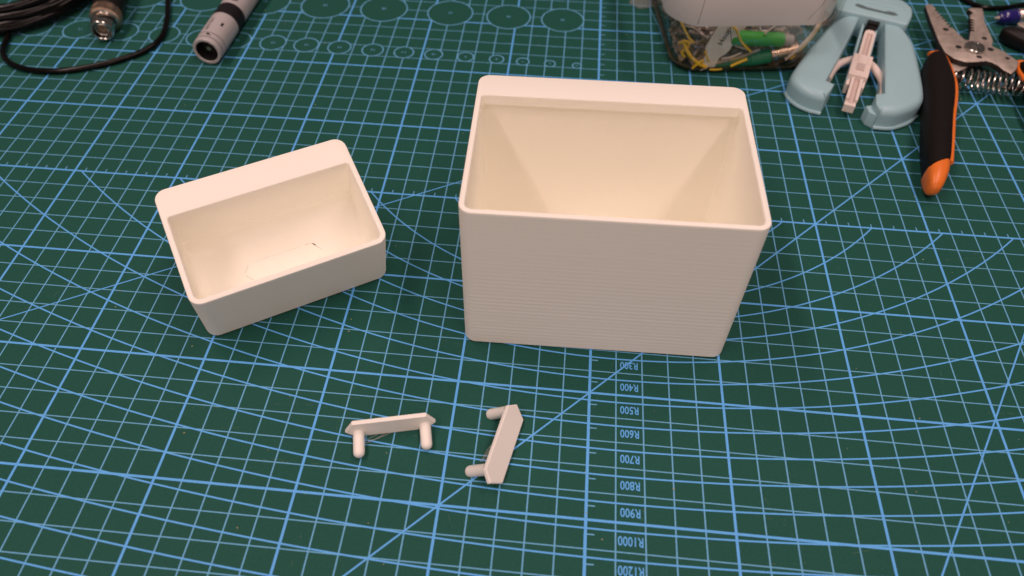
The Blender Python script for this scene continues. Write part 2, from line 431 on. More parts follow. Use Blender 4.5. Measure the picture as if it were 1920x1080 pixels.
# ------------------------------------------------------------------ large white box
def open_box(name, W, D, H, t, T, rc, lip, material, loc, rz, rx, label, cat, floor_fillet=2.0, ridge=0.036, pitch=2.1):
    root = empty(name, loc, rz, label, cat)
    root.rotation_euler = (rx, 0, rz)
    e = 0.45
    ri = max(rc - t, 0.8); rb = 1.2
    rad = (ri, ri, rb, rb)
    bt = D - T
    rings = [rrect(0.6, W - 0.6, 0.6, D - 0.6, rc - 0.4, 0.0), rrect(0.0, W, 0.0, D, rc, 0.7)]
    rnd = random.Random(int(W)); k = 0; zz = 1.1
    drift = 0.0
    while zz < H - e - 0.6:              # extruded layers: shallow ridges round the outside
        drift = drift * .9 + rnd.uniform(-.0012, .0012)
        if k % 4 == 0:
            amp = ridge * (0.62 + 0.38 * math.cos(2.4 * zz / H + 0.2)) * rnd.uniform(.55, 1.35)
            tl = rnd.uniform(-.05, .05)
        o = amp * (0, 1, 0, -1)[k % 4] + drift
        rg = rrect(-o, W + o, -o, D + o, rc, zz)
        rings.append([(x, y, z + tl * (x / W - .5)) for x, y, z in rg]); zz += pitch / 4; k += 1
    rings += [rrect(0, W, 0, D, rc, H - e), rrect(e * .3, W - e * .3, e * .3, D - e * .3, rc - e * .3, H - e * .3), rrect(e, W - e, e, D - e, rc - e, H),
             rrect(t - .3, W - t + .3, t - .3, bt + .25, (ri + .3, ri + .3, rb, rb), H), rrect(t, W - t, t, bt, rad, H - .35)]
    if lip:
        zl, dv = lip
        rings += [rrect(t, W - t, t, bt, rad, H - zl), rrect(t, W - t, t, bt + dv, rad, H - zl - 0.3)]
        bt += dv
    ff = floor_fillet
    for k in range(0, 5):
        a = math.radians(90 * k / 4); o = ff * (1 - math.cos(a)); z = 2.0 + ff * (1 - math.sin(a))
        rings.append(rrect(t + o, W - t - o, t + o, bt - o, (ri + .6, ri + .6, rb + .6, rb + .6), z))
    g = G(); g.add(*loft(rings, True, True, True))
    return root, g.make("shell", material, root, smooth=True, sharp=28)

open_box("large_white_box", 101.8, 76.4, 72.0, 2.1, 13.0, 4.6, (4.3, 2.6), M_PLA, (-50.244, 68.734, 0.12), 0.02, 0.0,
         "large deep white 3D printed open box with a thick back rim", "storage box")

small_root, _ = open_box("small_white_box", 75.93, 51.46, 32.48, 2.2, 12.6, 4.6, (21.0, -0.3), M_PLA_SMALL, (-150.92, 59.42, 0.12), 0.56, 0.2956,
                         "small shallow white 3D printed open box, tilted forward, with a flush plate in its floor", "storage box", 5.0, 0.04, 1.7)

# ------------------------------------------------------------------ white peg brackets
def bracket_parts(root, peg_len=9.4, strings=True, Wd=8.6):
    """plate stands in the local x-z plane (x along, z up, back at +y); pegs run towards -y near its lower edge"""
    L_, th, c = 32.4, 1.7, 3.0
    hexa = [(0, Wd * .42), (c, 0), (L_ - c, 0), (L_, Wd * .42), (L_ - c, Wd), (c, Wd)]
    cx = L_ / 2; cz = Wd / 2
    def ring(s, y): return [(cx + (x - cx) * s, y, cz + (z - cz) * s) for x, z in hexa]
    g = G(); g.add(*loft([ring(.975, 0), ring(1.0, .25), ring(1.0, th - .3), ring(.97, th)]))
    g.make("plate", M_BRACKET, root, smooth=True, sharp=20)
    for px in (4.6, L_ - 3.9):
        r = 2.05
        prof = [(0, r + .25), (.5, r), (peg_len - 1.7, r), (peg_len - .8, r * .88), (peg_len - .2, r * .55), (peg_len, r * .2)]
        q = G(); q.add(*lathe(prof, (px, 0.0, 2.2), (0, -1, 0), 20, False, True))
        q.make("peg", M_BRACKET, root, smooth=True, sharp=50)
    if strings:
        s = G()
        for k in range(3):
            p0 = Vector((6.8, -1.2 - k, 0.4)); p1 = Vector((11 + 3 * k, -0.3, 0.3 + .5 * k))
            mid = (p0 + p1) / 2 + Vector((random.uniform(-1, 1), random.uniform(-1.6, 0), random.uniform(0, .8)))
            s.add(*tube(smooth_path([p0, mid, p1], 5), 0.05, 5))
        s.make("filament_strings", M_STRING, root)

b1 = empty("peg_bracket", (-86.9, 21.9, 0.1), math.radians(13.4),
           "white bracket standing on its edge with both pegs pointing toward the viewer", "bracket", "loose white peg brackets")
bracket_parts(b1)

b2 = empty("peg_bracket", (0, 0, 0), 0,
           "white plastic bracket leaning on its two pegs, flat back facing up, nearest the R600 label", "bracket", "loose white peg brackets")
bracket_parts(b2, 10.2, True, 9.1)
# its far long edge rests on the mat on the right, the pegs reach the mat on the left
phi = math.radians(50)
av = Vector((5.4, 26.4, 0)).normalized()           # along the plate
out = Vector((-av.y, av.x, 0))                      # to the left, away from the resting edge
zdir = -(out * math.cos(phi) + Vector((0, 0, 1)) * math.sin(phi))   # local z runs from the peg edge down to the resting edge
ydir = zdir.cross(-av)
xdir = -av
# choose x so that the frame is right-handed: x = y cross z
nrm = (out * -math.sin(phi) + Vector((0, 0, 1)) * math.cos(phi))    # upward normal of the back
ydir = nrm; xdir = ydir.cross(zdir)
M4 = Matrix.Identity(4)
for i in range(3):
    M4[i][0] = xdir[i]; M4[i][1] = ydir[i]; M4[i][2] = zdir[i]
mid = Vector((-27.7, 22.5, 0.5))
org = mid - zdir * 9.1 - xdir * 16.2
M4.translation = org * MM
b2.matrix_world = M4

# the third bracket, pushed into the floor of the small box
b3 = empty("peg_bracket", (0, 0, 0), 0, "white hexagonal bracket plate set flush in the floor of the small box", "bracket", "white bracket set in the box floor")
loc3 = Matrix.Translation(small_root.location) @ small_root.rotation_euler.to_matrix().to_4x4()
g = G(); L_, Wd, c = 32.6, 8.6, 3.0
hx = [(0, Wd * .5), (c, 0), (L_ - c, 0), (L_, Wd * .5), (L_ - c, Wd), (c, Wd)]
def hr(s, z): return [(L_ / 2 + (x - L_ / 2) * s, Wd / 2 + (y - Wd / 2) * s, z) for x, y in hx]
g.add(*loft([hr(1.0, 1.2), hr(1.0, 2.12), hr(.985, 2.2)]))
g.make("plate", M_PLA_SMALL, b3, smooth=False)
for px in (4.2, L_ - 4.2):
    q = G(); q.add(*lathe([(0, 2.1), (6.6, 2.1), (7.6, 1.5), (8.0, .5)], (px, 4.3, 1.4), (0, 0, -1), 16, False, True)); q.make("peg", M_PLA_SMALL, b3)
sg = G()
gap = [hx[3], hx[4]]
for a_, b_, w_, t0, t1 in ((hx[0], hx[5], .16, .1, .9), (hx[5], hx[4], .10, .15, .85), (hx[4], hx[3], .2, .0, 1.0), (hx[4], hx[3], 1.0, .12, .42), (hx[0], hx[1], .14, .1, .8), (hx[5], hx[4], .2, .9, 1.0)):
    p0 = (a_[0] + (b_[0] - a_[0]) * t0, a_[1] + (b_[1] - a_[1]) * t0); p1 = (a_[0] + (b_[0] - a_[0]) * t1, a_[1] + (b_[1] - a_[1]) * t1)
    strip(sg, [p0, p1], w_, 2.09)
# flat dark strips paint the shade of the open slit round the plate
sg.make("seam_shade", mat("seam_shade_brown", (0.12, 0.075, 0.045), 0.9), b3, smooth=False, recalc=False)
b3.matrix_world = loc3 @ Matrix.Translation(Vector((21.0, 16.8, 0.0)) * MM)

# ------------------------------------------------------------------ pale blue squeeze tool
tool = empty("squeeze_tool", (140, 265, 0), 0, "pale blue plastic squeeze tool with two spread curved jaws and a white slider between them", "hand tool")
TO = (140, 265)
def rel(pts, o=TO): return [(x - o[0], y - o[1]) for x, y in pts]
def curve_part(pts, n=4): return [(p.x, p.y) for p in smooth_path([(x, y, 0) for x, y in pts], n)]
lo = curve_part([(147.6, 311.2), (143.9, 313.0), (137.5, 311.0), (130.3, 304.0), (122.1, 290.8), (112.2, 274.0), (104.4, 259.5), (100.6, 251.5), (99.8, 246.6), (101.2, 242.2), (104.6, 237.2), (109.6, 233.6), (115.2, 231.8)])
li = [(118.2, 237.2), (120.9, 242.4), (117.2, 245.4), (130.8, 273.9)]
slab("left_jaw", rel(lo + li), 11.8, M_BLUE, tool, [1.0] + [min(4.2, .9 + .35 * k) for k in range(1, len(lo) - 1)] + [2.4] + [.7, .5, .5, .5])
ro = curve_part([(160.6, 306.8), (166.1, 305.4), (170.3, 298.7), (172.4, 288.4), (172.0, 278.2), (169.6, 258.5), (167.2, 243), (164.4, 234.6), (158.7, 228.6), (150.6, 223.8), (145.6, 222.8), (140.2, 223.0)])
ri_ = [(139.0, 228.0), (140.8, 236.0), (145.4, 237.3)]
slab("right_jaw", rel(ro + ri_), 11.8, M_BLUE, tool, [.8] + [min(4.2, .8 + .25 * k) for k in range(1, len(ro) - 1)] + [2.0] + [.5, .4, .4])
for pts, y_ in (([(99.6, 247.2), (100.8, 241.8), (104.2, 236.6), (109.4, 232.9), (115.2, 231.1)], 0), ([(164.6, 234.2), (158.9, 228.0), (150.7, 223.0), (145.6, 222.0), (139.8, 222.3)], 0)):
    q = G(); q.add(*tube(smooth_path([(x - TO[0], y - TO[1], 1.3) for x, y in pts], 5), 1.0, 8)); q.make("base_rim", M_BLUE, tool)
# tongue that projects from the right jaw's tip
prism("tip_tongue", rel([(139.9, 223.2), (136.6, 226.0), (136.0, 231), (139.6, 232)]), 0.2, 8.0, M_BLUE, tool, bev=.5)
hd = [(136.5, 329), (133.6, 313.2), (147.1, 309.2), (171.0, 300.6), (176.1, 311.5), (177.8, 319.6), (174.5, 327.4), (164, 333), (150, 338.5)]
head = prism("head", rel(hd), 0.2, 14.2, M_BLUE, tool, bev=1.2, seg=3, round_corners=2.0)
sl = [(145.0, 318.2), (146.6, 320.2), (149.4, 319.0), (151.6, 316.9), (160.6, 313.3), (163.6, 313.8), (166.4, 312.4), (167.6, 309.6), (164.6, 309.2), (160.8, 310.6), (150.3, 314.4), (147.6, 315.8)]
prism("head_slot_shade", rel(sl), 14.0, 14.26, M_SLOT_SHADE, head)  # raised dark strip, its colour stands for the shade in the slot
prism("head_ridge", rel([(143, 325.5), (172, 315), (173.2, 318.4), (144.2, 329)]), 14.0, 14.7, M_BLUE, head, bev=.3)
prism("head_clamp", rel([(160, 331), (167, 328.6), (169, 336), (162, 338.4)]), 6, 16, M_STEEL, head, bev=.4)
q = G()
ax = Vector((154.9 - 134.0, 310.6 - 251.0, 0)); al = ax.length; ax.normalize(); nx = Vector((ax.y, -ax.x, 0))
def along(g, o, d0, d1, w0, w1, z0, z1):
    v = []
    for z in (z0, z1):
        for d, w in ((d0, w0), (d0, w1), (d1, w1), (d1, w0)):
            p = Vector((o[0], o[1], 0)) + ax * d + nx * w; v.append((p.x - TO[0], p.y - TO[1], z))
    g.add(v, [(0, 1, 2, 3), (7, 6, 5, 4), (0, 4, 5, 1), (1, 5, 6, 2), (2, 6, 7, 3), (3, 7, 4, 0)])
o0 = (134.0, 251.0)
along(q, o0, 0, al, -4.2, 4.2, 3.0, 4.4); along(q, o0, 0, al, -4.4, -3.2, 4.42, 8.6); along(q, o0, 0, al, 3.2, 4.4, 4.42, 8.6)
q.make("guide_channel", M_BLUE, tool, smooth=False)
q = G()
o1 = (125.3, 223.4)
along(q, o1, 9.7, 79, -1.45, 1.45, 4.6, 7.9); q.make("slider_groove_shade", M_PINKG, tool, smooth=False)  # darker pink strip, groove shade put into its colour
q = G()
along(q, o1, 8.6, 79, -2.6, 2.6, 4.7, 7.6); along(q, o1, 11.0, 79, -2.9, -1.5, 7.62, 9.6); along(q, o1, 11.0, 79, 1.5, 2.9, 7.62, 9.6)
along(q, o1, 7.4, 9.6, -2.7, 2.7, 3.8, 7.9)
q.make("slider_bar", M_PINKW, tool, smooth=False)
prism("slider_nose", rel([tuple((Vector((o1[0], o1[1], 0)) + ax * d + nx * w).xy) for d, w in ((78.5, -2.9), (80.5, -2.6), (82, -1.4), (82, 1.4), (80.5, 2.6), (78.5, 2.9))]), 4.6, 9.5, M_PINKW, tool, bev=.3)
q = G()
o2 = (138.6, 262.3)
along(q, o2, -10.5, 10.5, -4.9, 4.9, 4.5, 11.2)
along(q, o2, -16.5, -10.6, -4.6, -3.0, 3.0, 8.5); along(q, o2, -16.5, -10.6, 3.0, 4.6, 3.0, 8.5)
blk = q.make("slider_block", M_PINKW, tool, smooth=False)
q = G(); along(q, o2, -5.5, 1.0, -2.0, 2.0, 11.21, 11.75); q.make("block_latch", M_PINKG, blk, smooth=False)
q = G()
along(q, o2, 3.4, 9.2, -2.3, -1.2, 11.21, 11.6); along(q, o2, 2, 8.5, 2.6, 3.4, 11.21, 11.6); q.make("block_rib", M_PINKW, blk, smooth=False)
q = G(); along(q, o1, 82.2, 90.5, -2.2, 2.2, 5.0, 11.0); along(q, o1, 84.5, 88.0, -3.2, 3.2, 5.0, 12.0); q.make("pivot_catch", M_BLACK, tool, smooth=False)
q = G()
q.add(*tube(smooth_path([(x - TO[0], y - TO[1], 5.6) for x, y in ((121.5, 255.5), (125.4, 263.6), (130.4, 270.8), (135.3, 274.2), (139.4, 275.6), (147.0, 272.4), (149.9, 263.8), (150.6, 253.7), (147.8, 243.0))], 6), 2.1, 12))
q.make("spring_arm", M_PINKW, tool)

# ------------------------------------------------------------------ wire stripper
ws = empty("wire_stripper", (200, 280, 0), 0, "steel wire stripper with toothed open jaws and black and orange handles", "wire stripper")
WO = (200, 280)
def teeth(a, b, n, depth, side):
    out = []
    dx, dy = b[0] - a[0], b[1] - a[1]; l = math.hypot(dx, dy); nx_, ny_ = -dy / l * side, dx / l * side
    for k in range(n):
        for t, d in ((k + .08, 0), (k + .3, depth * .8), (k + .5, depth), (k + .7, depth * .8), (k + .92, 0)):
            out.append((a[0] + dx * t / n + nx_ * d, a[1] + dy * t / n + ny_ * d))
    return out
pa = [(187.9, 327.0), (189.2, 328.6), (191.2, 329.0), (192.4, 327.4), (192.9, 324.6)] + teeth((193.2, 323.5), (197.3, 304.0), 7, 1.7, -1) + \
     [(198.6, 299.0), (200.5, 292.6), (204, 291.4), (208.5, 290.6), (213.5, 288.0), (218.9, 282.4), (223.4, 273.4), (219.6, 266.0), (215.6, 261.6), (212.6, 264.8), (211.0, 268.6), (208.9, 271.4), (206.0, 272.6), (200.1, 270.9), (194.4, 270.3), (189.5, 272.9), (186.2, 278.5), (185.6, 287.5), (186.7, 310.7)]
prism("jaw_plate", rel(pa, WO), 8.8, 11.8, M_STEEL, ws, bev=.25, seg=2, edge_mat=M_STEEL_DK)
pb = [(206.0, 298.0), (208.4, 305.0)] + teeth((209.2, 307.0), (213.0, 321.0), 5, 2.3, -1) + \
     [(214.2, 325.0), (216.6, 327.4), (215.8, 329.6), (214.6, 331.0), (217.0, 333.0), (223.4, 332.9), (222.2, 326), (220.5, 319.4), (219.0, 298.5), (214, 286), (204, 276), (194, 268), (189, 264.5), (183.5, 270.5), (186, 280)]
prism("jaw_plate", rel(pb, WO), 5.6, 8.7, M_STEEL, ws, bev=.25, seg=2, edge_mat=M_STEEL_DK)
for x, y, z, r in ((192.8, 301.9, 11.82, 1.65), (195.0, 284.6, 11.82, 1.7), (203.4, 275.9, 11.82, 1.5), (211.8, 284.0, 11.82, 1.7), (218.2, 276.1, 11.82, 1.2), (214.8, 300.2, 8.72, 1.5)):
    g = G(); g.add(*lathe([(0, r), (.03, r)], (x - WO[0], y - WO[1], z), (0, 0, 1), 18)); g.make("hole_shade_disc", M_DARK, ws)  # flat near-black discs, colour standing for shade in the holes
g = G(); g.add(*lathe([(0, 5.2), (1.4, 5.2), (1.9, 4.8), (2.0, 3.6), (1.6, 3.3), (1.6, 2.9)], (202.8 - WO[0], 283.4 - WO[1], 11.8), (0, 0, 1), 32)); pw = g.make("pivot_washer", M_NICKEL, ws, sharp=30)
g = G(); g.add(*lathe([(0, 2.5), (1.0, 2.5), (1.25, 2.2)], (202.8 - WO[0], 283.4 - WO[1], 13.3), (0, 0, 1), 6)); g.make("pivot_screw", M_NICKEL, pw, smooth=False)
g = G()
random.seed(3)
for (x, y, a_) in ((199.0, 296.0, -1.2), (200.4, 293.2, -1.2), (197.3, 289.4, -.3), (193.8, 281.2, -.2), (206.9, 277.8, .1), (191.2, 313.5, -1.3), (190.0, 318, -1.3), (194.2, 296, -1.2)):
    for k in range(3):
        dx = random.uniform(-.7, .7); strip(g, [(x - WO[0] + dx, y - WO[1] + k * .7), (x - WO[0] + dx + .75, y - WO[1] + k * .7 + .15)], .22, 11.825)
g.make("engraved_marks", M_STEEL_DK, ws, smooth=False, recalc=False)

def grip(stations, zc, hz, name, material, parent=None):
    rings = []
    n = 20
    for (lx, ly), (rx, ry), s in stations:
        cx, cy = (lx + rx) / 2 - WO[0], (ly + ry) / 2 - WO[1]; hx_, hy_ = (rx - lx) / 2, (ry - ly) / 2
        ring = []
        for k in range(n):
            a = 2 * math.pi * k / n; ca, sa = math.cos(a), math.sin(a)
            e = 2 / 2.8
            u = math.copysign(abs(ca) ** e, ca); w = math.copysign(abs(sa) ** e, sa)
            ring.append((cx + hx_ * u, cy + hy_ * u, zc + hz * s * w))
        rings.append(ring)
    g = G(); g.add(*loft(rings)); return g.make(name, material, parent or ws, smooth=True, sharp=50)
lst = [((178.5, 277.5), (184.8, 279.4), .55), ((175.6, 273.5), (185.9, 276), .85), ((171.6, 264), (185.9, 267), .95), ((169.3, 256), (185.2, 258), 1), ((168.0, 248), (184.2, 250), 1), ((165.4, 236), (180.9, 238), 1), ((161.8, 222), (175.8, 223), 1),
       ((157.6, 206), (170.4, 205), 1), ((154.6, 192), (166.6, 192.5), .97), ((152.6, 180.5), (164.4, 187.0), .92)]
def fine(st, k=3):
    a = smooth_path([(l[0], l[1], s) for l, r, s in st], k); b = smooth_path([(r[0], r[1], s) for l, r, s in st], k)
    return [((p.x, p.y), (q_.x, q_.y), p.z) for p, q_ in zip(a, b)]
gl = grip(fine(lst), 8.0, 7.6, "grip", M_GRIP)
tipst = [((152.4, 180.8), (164.7, 187.2), .95), ((151.9, 177.5), (163.2, 181.6), .92), ((151.6, 174), (160.6, 176), .82), ((151.8, 171), (158.4, 172), .6), ((153.4, 169.4), (156.4, 169.8), .25)]
grip(fine(tipst), 7.4, 7.4, "grip_tip", M_ORANGE, gl)
def edging(pts, parent, r=1.25, z=10.2):
    g = G(); g.add(*tube(smooth_path([(x - WO[0], y - WO[1], z) for x, y in pts], 5), r, 10)); return g.make("grip_edging", M_ORANGE, parent)
edging([(178.4, 278.4), (182, 280.0), (184.9, 279.6), (186.0, 276), (186.2, 267), (185.5, 258), (184.5, 250), (181.2, 238), (176.1, 223), (170.7, 205), (167.0, 193), (165.2, 187.2)], gl)
rst = [((224.5, 274.5), (232.0, 271.5), .6), ((223.0, 268), (236.0, 264), .9), ((224.0, 257), (239.0, 253), 1), ((221.8, 245), (237.0, 242), 1), ((220.6, 232), (235.5, 232), 1), ((221.4, 216), (235.0, 218), 1), ((222.5, 200), (235.0, 203), .95), ((226.5, 187), (237.0, 190), .88)]
gr_ = grip(fine(rst), 8.0, 7.6, "grip", M_GRIP)
grip(fine([((226.2, 187.5), (237.2, 190.5), .93), ((228.6, 180), (238.0, 182), .85), ((231.5, 174.5), (237.0, 175.5), .4)]), 7.4, 7.4, "grip_tip", M_ORANGE, gr_)
edging([(232.2, 272), (228.0, 276.8), (224.6, 275.8), (223.6, 268), (223.6, 257), (221.4, 245), (220.2, 232), (221.0, 216), (222.8, 200), (226.6, 186)], gr_, 1.5, 9.0)
g = G()
A_, B_ = Vector((186.5, 260.8, 8.2)), Vector((223.5, 254.6, 8.2)); pts = []
d = (B_ - A_); dl = d.length; d.normalize(); s_ = d.cross(Vector((0, 0, 1))); up = Vector((0, 0, 1))
NT = 12
for k in range(NT * 16 + 1):
    t = k / (NT * 16); rr_ = 5.2 * min(1, .55 + 3.0 * min(t, 1 - t))
    tt = t + 0.03 * math.sin(2 * math.pi * t)
    p = A_ + d * (dl * tt) + (s_ * math.cos(2 * math.pi * NT * t) + up * math.sin(2 * math.pi * NT * t)) * rr_
    pts.append(p - Vector((WO[0], WO[1], 0)))
g.add(*tube(pts, .52, 8)); g.make("coil_spring", M_NICKEL, ws)
g = G(); g.add(*tube([A_ - Vector((WO[0], WO[1], 0)), A_ + d * 5 - Vector((WO[0], WO[1], 0))], 2.0, 12)); g.make("spring_seat", M_STEEL_DK, ws); g = G(); g.add(*tube([B_ - d * 6 - Vector((WO[0], WO[1], 0)), B_ + d * 2 - Vector((WO[0], WO[1], 0))], 2.0, 12)); g.make("spring_seat", M_STEEL_DK, ws)

# ------------------------------------------------------------------ things at the right edge
pen = empty("ballpoint_pen", (235, 331, 4.4), 0, "pen with dark blue tip section and silver barrel, lying at the upper right edge", "pen")
def P(pts, o): return [(x - o[0], y - o[1], z - o[2]) for x, y, z in pts]
pax = Vector((15.0, 3.6, 0)).normalized()
def pen_part(name, prof, material):
    g = G(); g.add(*lathe(prof, Vector((-2.0, -.4, 0)), pax, 24)); g.make(name, material, pen, sharp=40)
pen_part("pen_point", [(-1.4, .4), (.2, 1.1), (1.2, 1.6)], M_SILVER)
pen_part("grip_section", [(.9, 1.8), (2.2, 3.2), (5.5, 4.0), (10.4, 4.25), (10.7, 4.1), (11.0, 4.3), (12.0, 4.3)], M_PEN)
pen_part("barrel", [(12.0, 4.2), (12.3, 4.35), (60, 4.35), (110, 4.1), (112, 3.2)], M_SILVER)

pl = empty("side_pliers", (250, 306, 0), 0, "black handled pliers cut off by the right edge, beside the pen", "pliers")
g = G()
st = []
for (x, y, w, hz) in ((229.4, 313.6, 1.6, .45), (231.5, 312.4, 3.6, .8), (236, 309.6, 5.6, 1), (244, 305, 7.4, 1), (256, 297, 8.4, 1), (275, 284, 8.4, 1), (300, 262, 7.6, 1)):
    dx, dy = .52, .85
    st.append(((x - dx * w, y - dy * w), (x + dx * w, y + dy * w), hz))
rings = []
for (l, r, s) in fine(st):
    cx, cy = (l[0] + r[0]) / 2 - 250, (l[1] + r[1]) / 2 - 306; hx_, hy_ = (r[0] - l[0]) / 2, (r[1] - l[1]) / 2
    rings.append([(cx + hx_ * math.copysign(abs(math.cos(a)) ** .7, math.cos(a)), cy + hy_ * math.copysign(abs(math.cos(a)) ** .7, math.cos(a)), 5.2 + 5 * s * math.copysign(abs(math.sin(a)) ** .7, math.sin(a))) for a in [2 * math.pi * k / 18 for k in range(18)]])
g.add(*loft(rings)); g.make("handle", M_BLACK, pl, sharp=60)
prism("jaw_cheek", [(x - 250, y - 306) for x, y in smooth2d([(236.4, 314.4), (240, 316.6), (248, 315), (258, 309), (258, 303), (250, 305), (243, 309.6), (239, 311)], 3)], 10.0, 10.7, M_STEEL, pl, bev=.2)

cb = G(); cb.add(*tube(smooth_path([(216, 366, 1.6), (220.5, 358, 1.6), (224.3, 352.8, 1.6), (228.2, 349.0, 1.6), (233.3, 347.0, 1.6), (241.2, 347.4, 1.6), (250, 350.2, 1.6), (259, 354, 1.6), (280, 362, 1.6), (310, 380, 1.6)], 6), 1.5, 10))
meta(cb.make("thin_cable", M_CABLE), "thin black cable curving past the upper right corner behind the pen", "cable")

# ------------------------------------------------------------------ black cable coil and connector, left
coil = empty("cable_coil", (-358, 305, 0), 0, "coil of thick black cable with a thinner tail looping across the mat, upper left corner", "cable")
pts = []
lv = [(49.5, 3.0), (51.5, 8.0), (48.0, 3.2), (50.0, 12.6), (45.0, 5.5), (46.5, 15.6), (42.5, 10.5), (43.5, 16.2), (40, 4)]
random.seed(11)
for k in range((len(lv) - 1) * 40 + 1):
    t = k / 40; i = min(int(t), len(lv) - 2); u = t - i; e = u * u * (3 - 2 * u)
    r_ = lv[i][0] * (1 - e) + lv[i + 1][0] * e; z_ = lv[i][1] * (1 - e) + lv[i + 1][1] * e
    a = 2 * math.pi * (t + .42); wob = 1 + .02 * math.sin(3 * a + i)
    pts.append((r_ * wob * math.cos(a), r_ * wob * math.sin(a), z_))
g = G(); g.add(*tube(pts, 2.75, 12)); g.make("coil", M_CABLE, coil, sharp=60)
g = G()
tail = [(-356, 262, 2.2), (-346, 259.5, 2.0), (-339.6, 256, 1.8), (-337.6, 250.3, 1.8), (-334.5, 240.8, 1.8), (-329.1, 233.2, 1.8), (-321.2, 227.6, 1.8), (-309.3, 224.2, 1.8), (-296.6, 224.4, 1.8), (-283.4, 228.2, 1.8), (-271, 234.6, 1.8), (-259.6, 243.5, 1.8), (-253.2, 252.1, 1.8), (-251.0, 262.3, 1.8), (-252.7, 273.4, 1.8), (-257, 287.5, 1.8), (-262.4, 302, 1.8), (-270, 325, 1.8), (-280, 350, 1.8)]
g.add(*tube(smooth_path([(x + 358, y - 305, z) for x, y, z in tail], 6), 1.65, 10)); g.make("cable_tail", M_CABLE, coil, sharp=60)

cn = empty("coaxial_connector", (-281.3, 256.2, 7.6), 0, "nickel coaxial bayonet connector with black boot, pointing at the viewer beside the cable coil", "connector")
cax = Vector((-6.4, 27.5, 2.0)).normalized()
def conn(name, prof, material, seg=32, c0=True, c1=True, sharp=30):
    g = G(); g.add(*lathe(prof, (0, 0, 0), cax, seg, c0, c1)); return g.make(name, material, cn, sharp=sharp)
conn("bayonet_sleeve", [(6.5, 5.0), (.4, 5.0), (0, 5.3), (0, 6.0), (.5, 6.35), (3.6, 6.35), (4.0, 6.1), (9.6, 6.1), (10.2, 7.0)], M_NICKEL, 36, True, False)
kn = []
for dd, rr_ in ((10.2, 7.0), (10.7, 8.3), (17.2, 8.3), (17.8, 7.4)):
    t_ = cax; a_v = t_.cross(Vector((0, 0, 1))).normalized(); b_v = a_v.cross(t_).normalized()
    kn.append([t_ * dd + (a_v * math.cos(2 * math.pi * k / 96) + b_v * math.sin(2 * math.pi * k / 96)) * (rr_ - (0.28 if k % 2 else 0)) for k in range(96)])
g = G(); g.add(*loft(kn)); g.make("knurled_collar", M_COPPER, cn, sharp=15)
conn("boot", [(17.6, 7.0), (18.4, 8.1), (30, 8.4), (48, 8.0), (62, 5.6), (78, 3.2)], M_BLACK)
conn("inner_ring", [(6.4, 3.1), (1.6, 3.1), (1.4, 3.4), (1.6, 3.9), (6.4, 3.9)], M_NICKEL, 28, False, False)
conn("insulator", [(3.4, 2.9), (3.6, .9), (6, .9)], M_BROWN, 24)
conn("pin", [(2.4, .3), (2.8, .6), (6, .6)], M_COPPER, 12)
g = G()
a_v = cax.cross(Vector((0, 0, 1))).normalized(); b_v = a_v.cross(cax).normalized()
sp = []
for k in range(13):
    th = math.radians(98 - 8.5 * k); dd = 4.2 + 3.6 * min(1, k / 9)
    sp.append(cax * dd + (a_v * math.cos(th) + b_v * math.sin(th)) * 6.12)
g.add(*tube(sp, .75, 8)); g.make("bayonet_slot_shade", M_DARK, cn)  # raised near-black tube painting the shade inside the slot
conn("cable", [(76, 2.3), (140, 2.3)], M_CABLE, 14)

# ------------------------------------------------------------------ grey tube tool
gt = empty("grey_tube", (-215.0, 242.0, 8.15), 0, "grey cylindrical tube with a black band and dark hollow end beside the cable loop", "tube tool")
gax = Vector((2.0, 57, 0)).normalized()
def gtp(name, prof, material, seg=48, c0=True, c1=True):
    g = G(); g.add(*lathe([(d_ * .9, r_ * .83) for d_, r_ in prof], (0, 0, 0), gax, seg, c0, c1)); return g.make(name, material, gt, sharp=30)
gtp("body", [(9, 7.3), (.3, 7.3), (0, 7.6), (0, 8.9), (.5, 9.35), (3.0, 9.5), (3.1, 9.2), (3.6, 9.2), (3.7, 9.6), (7.4, 9.6), (7.5, 9.35), (7.9, 9.35), (8.0, 9.65), (30.0, 9.65)], M_GREY, 48, False, False)
gtp("black_band", [(30.0, 9.6), (30.05, 9.72), (41.8, 9.72), (41.85, 9.6)], M_INK, 48, False, False)
gtp("groove_ring", [(3.15, 9.3), (3.2, 9.36), (3.5, 9.36), (3.55, 9.3)], M_STEEL_DK, 48, False, False)
gtp("groove_ring", [(7.5, 9.45), (7.55, 9.5), (7.85, 9.5), (7.9, 9.45)], M_INK, 48, False, False)
gtp("body", [(41.8, 9.65), (120, 9.65), (124, 8.4)], M_GREY, 48, False, True)
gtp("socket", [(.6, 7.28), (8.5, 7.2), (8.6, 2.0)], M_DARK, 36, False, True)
gtp("socket_pin", [(3.4, .8), (3.4, 1.5), (8.5, 1.5)], M_COPPER, 16)
tv = Vector((0, 0, 1)); sv = gax.cross(tv).normalized()
def on_tube(dist, ang, rad=9.7):
    return gax * (dist * .9) + (tv * math.cos(ang) + sv * math.sin(ang)) * (rad * .83 + .01)
g = G()
def patch(d0, d1, a0, a1, rad=9.68, n=4):
    v = []
    for k in range(n + 1):
        a = a0 + (a1 - a0) * k / n
        v += [on_tube(d0, a, rad), on_tube(d1, a, rad)]
    g.add(v, [(2 * k, 2 * k + 1, 2 * k + 3, 2 * k + 2) for k in range(n)])
random.seed(5)
for k in range(13):                       # faint row of print, too small to read
    d0 = 10.5 + k * 1.05
    patch(d0, d0 + random.uniform(.35, .65), -.30, -.30 + random.choice((.1, .14, .17)))
patch(17.0, 20.4, .50, .66); patch(5.0, 6.8, .02, .22); patch(4.6, 5.4, .24, .34)
ring = []
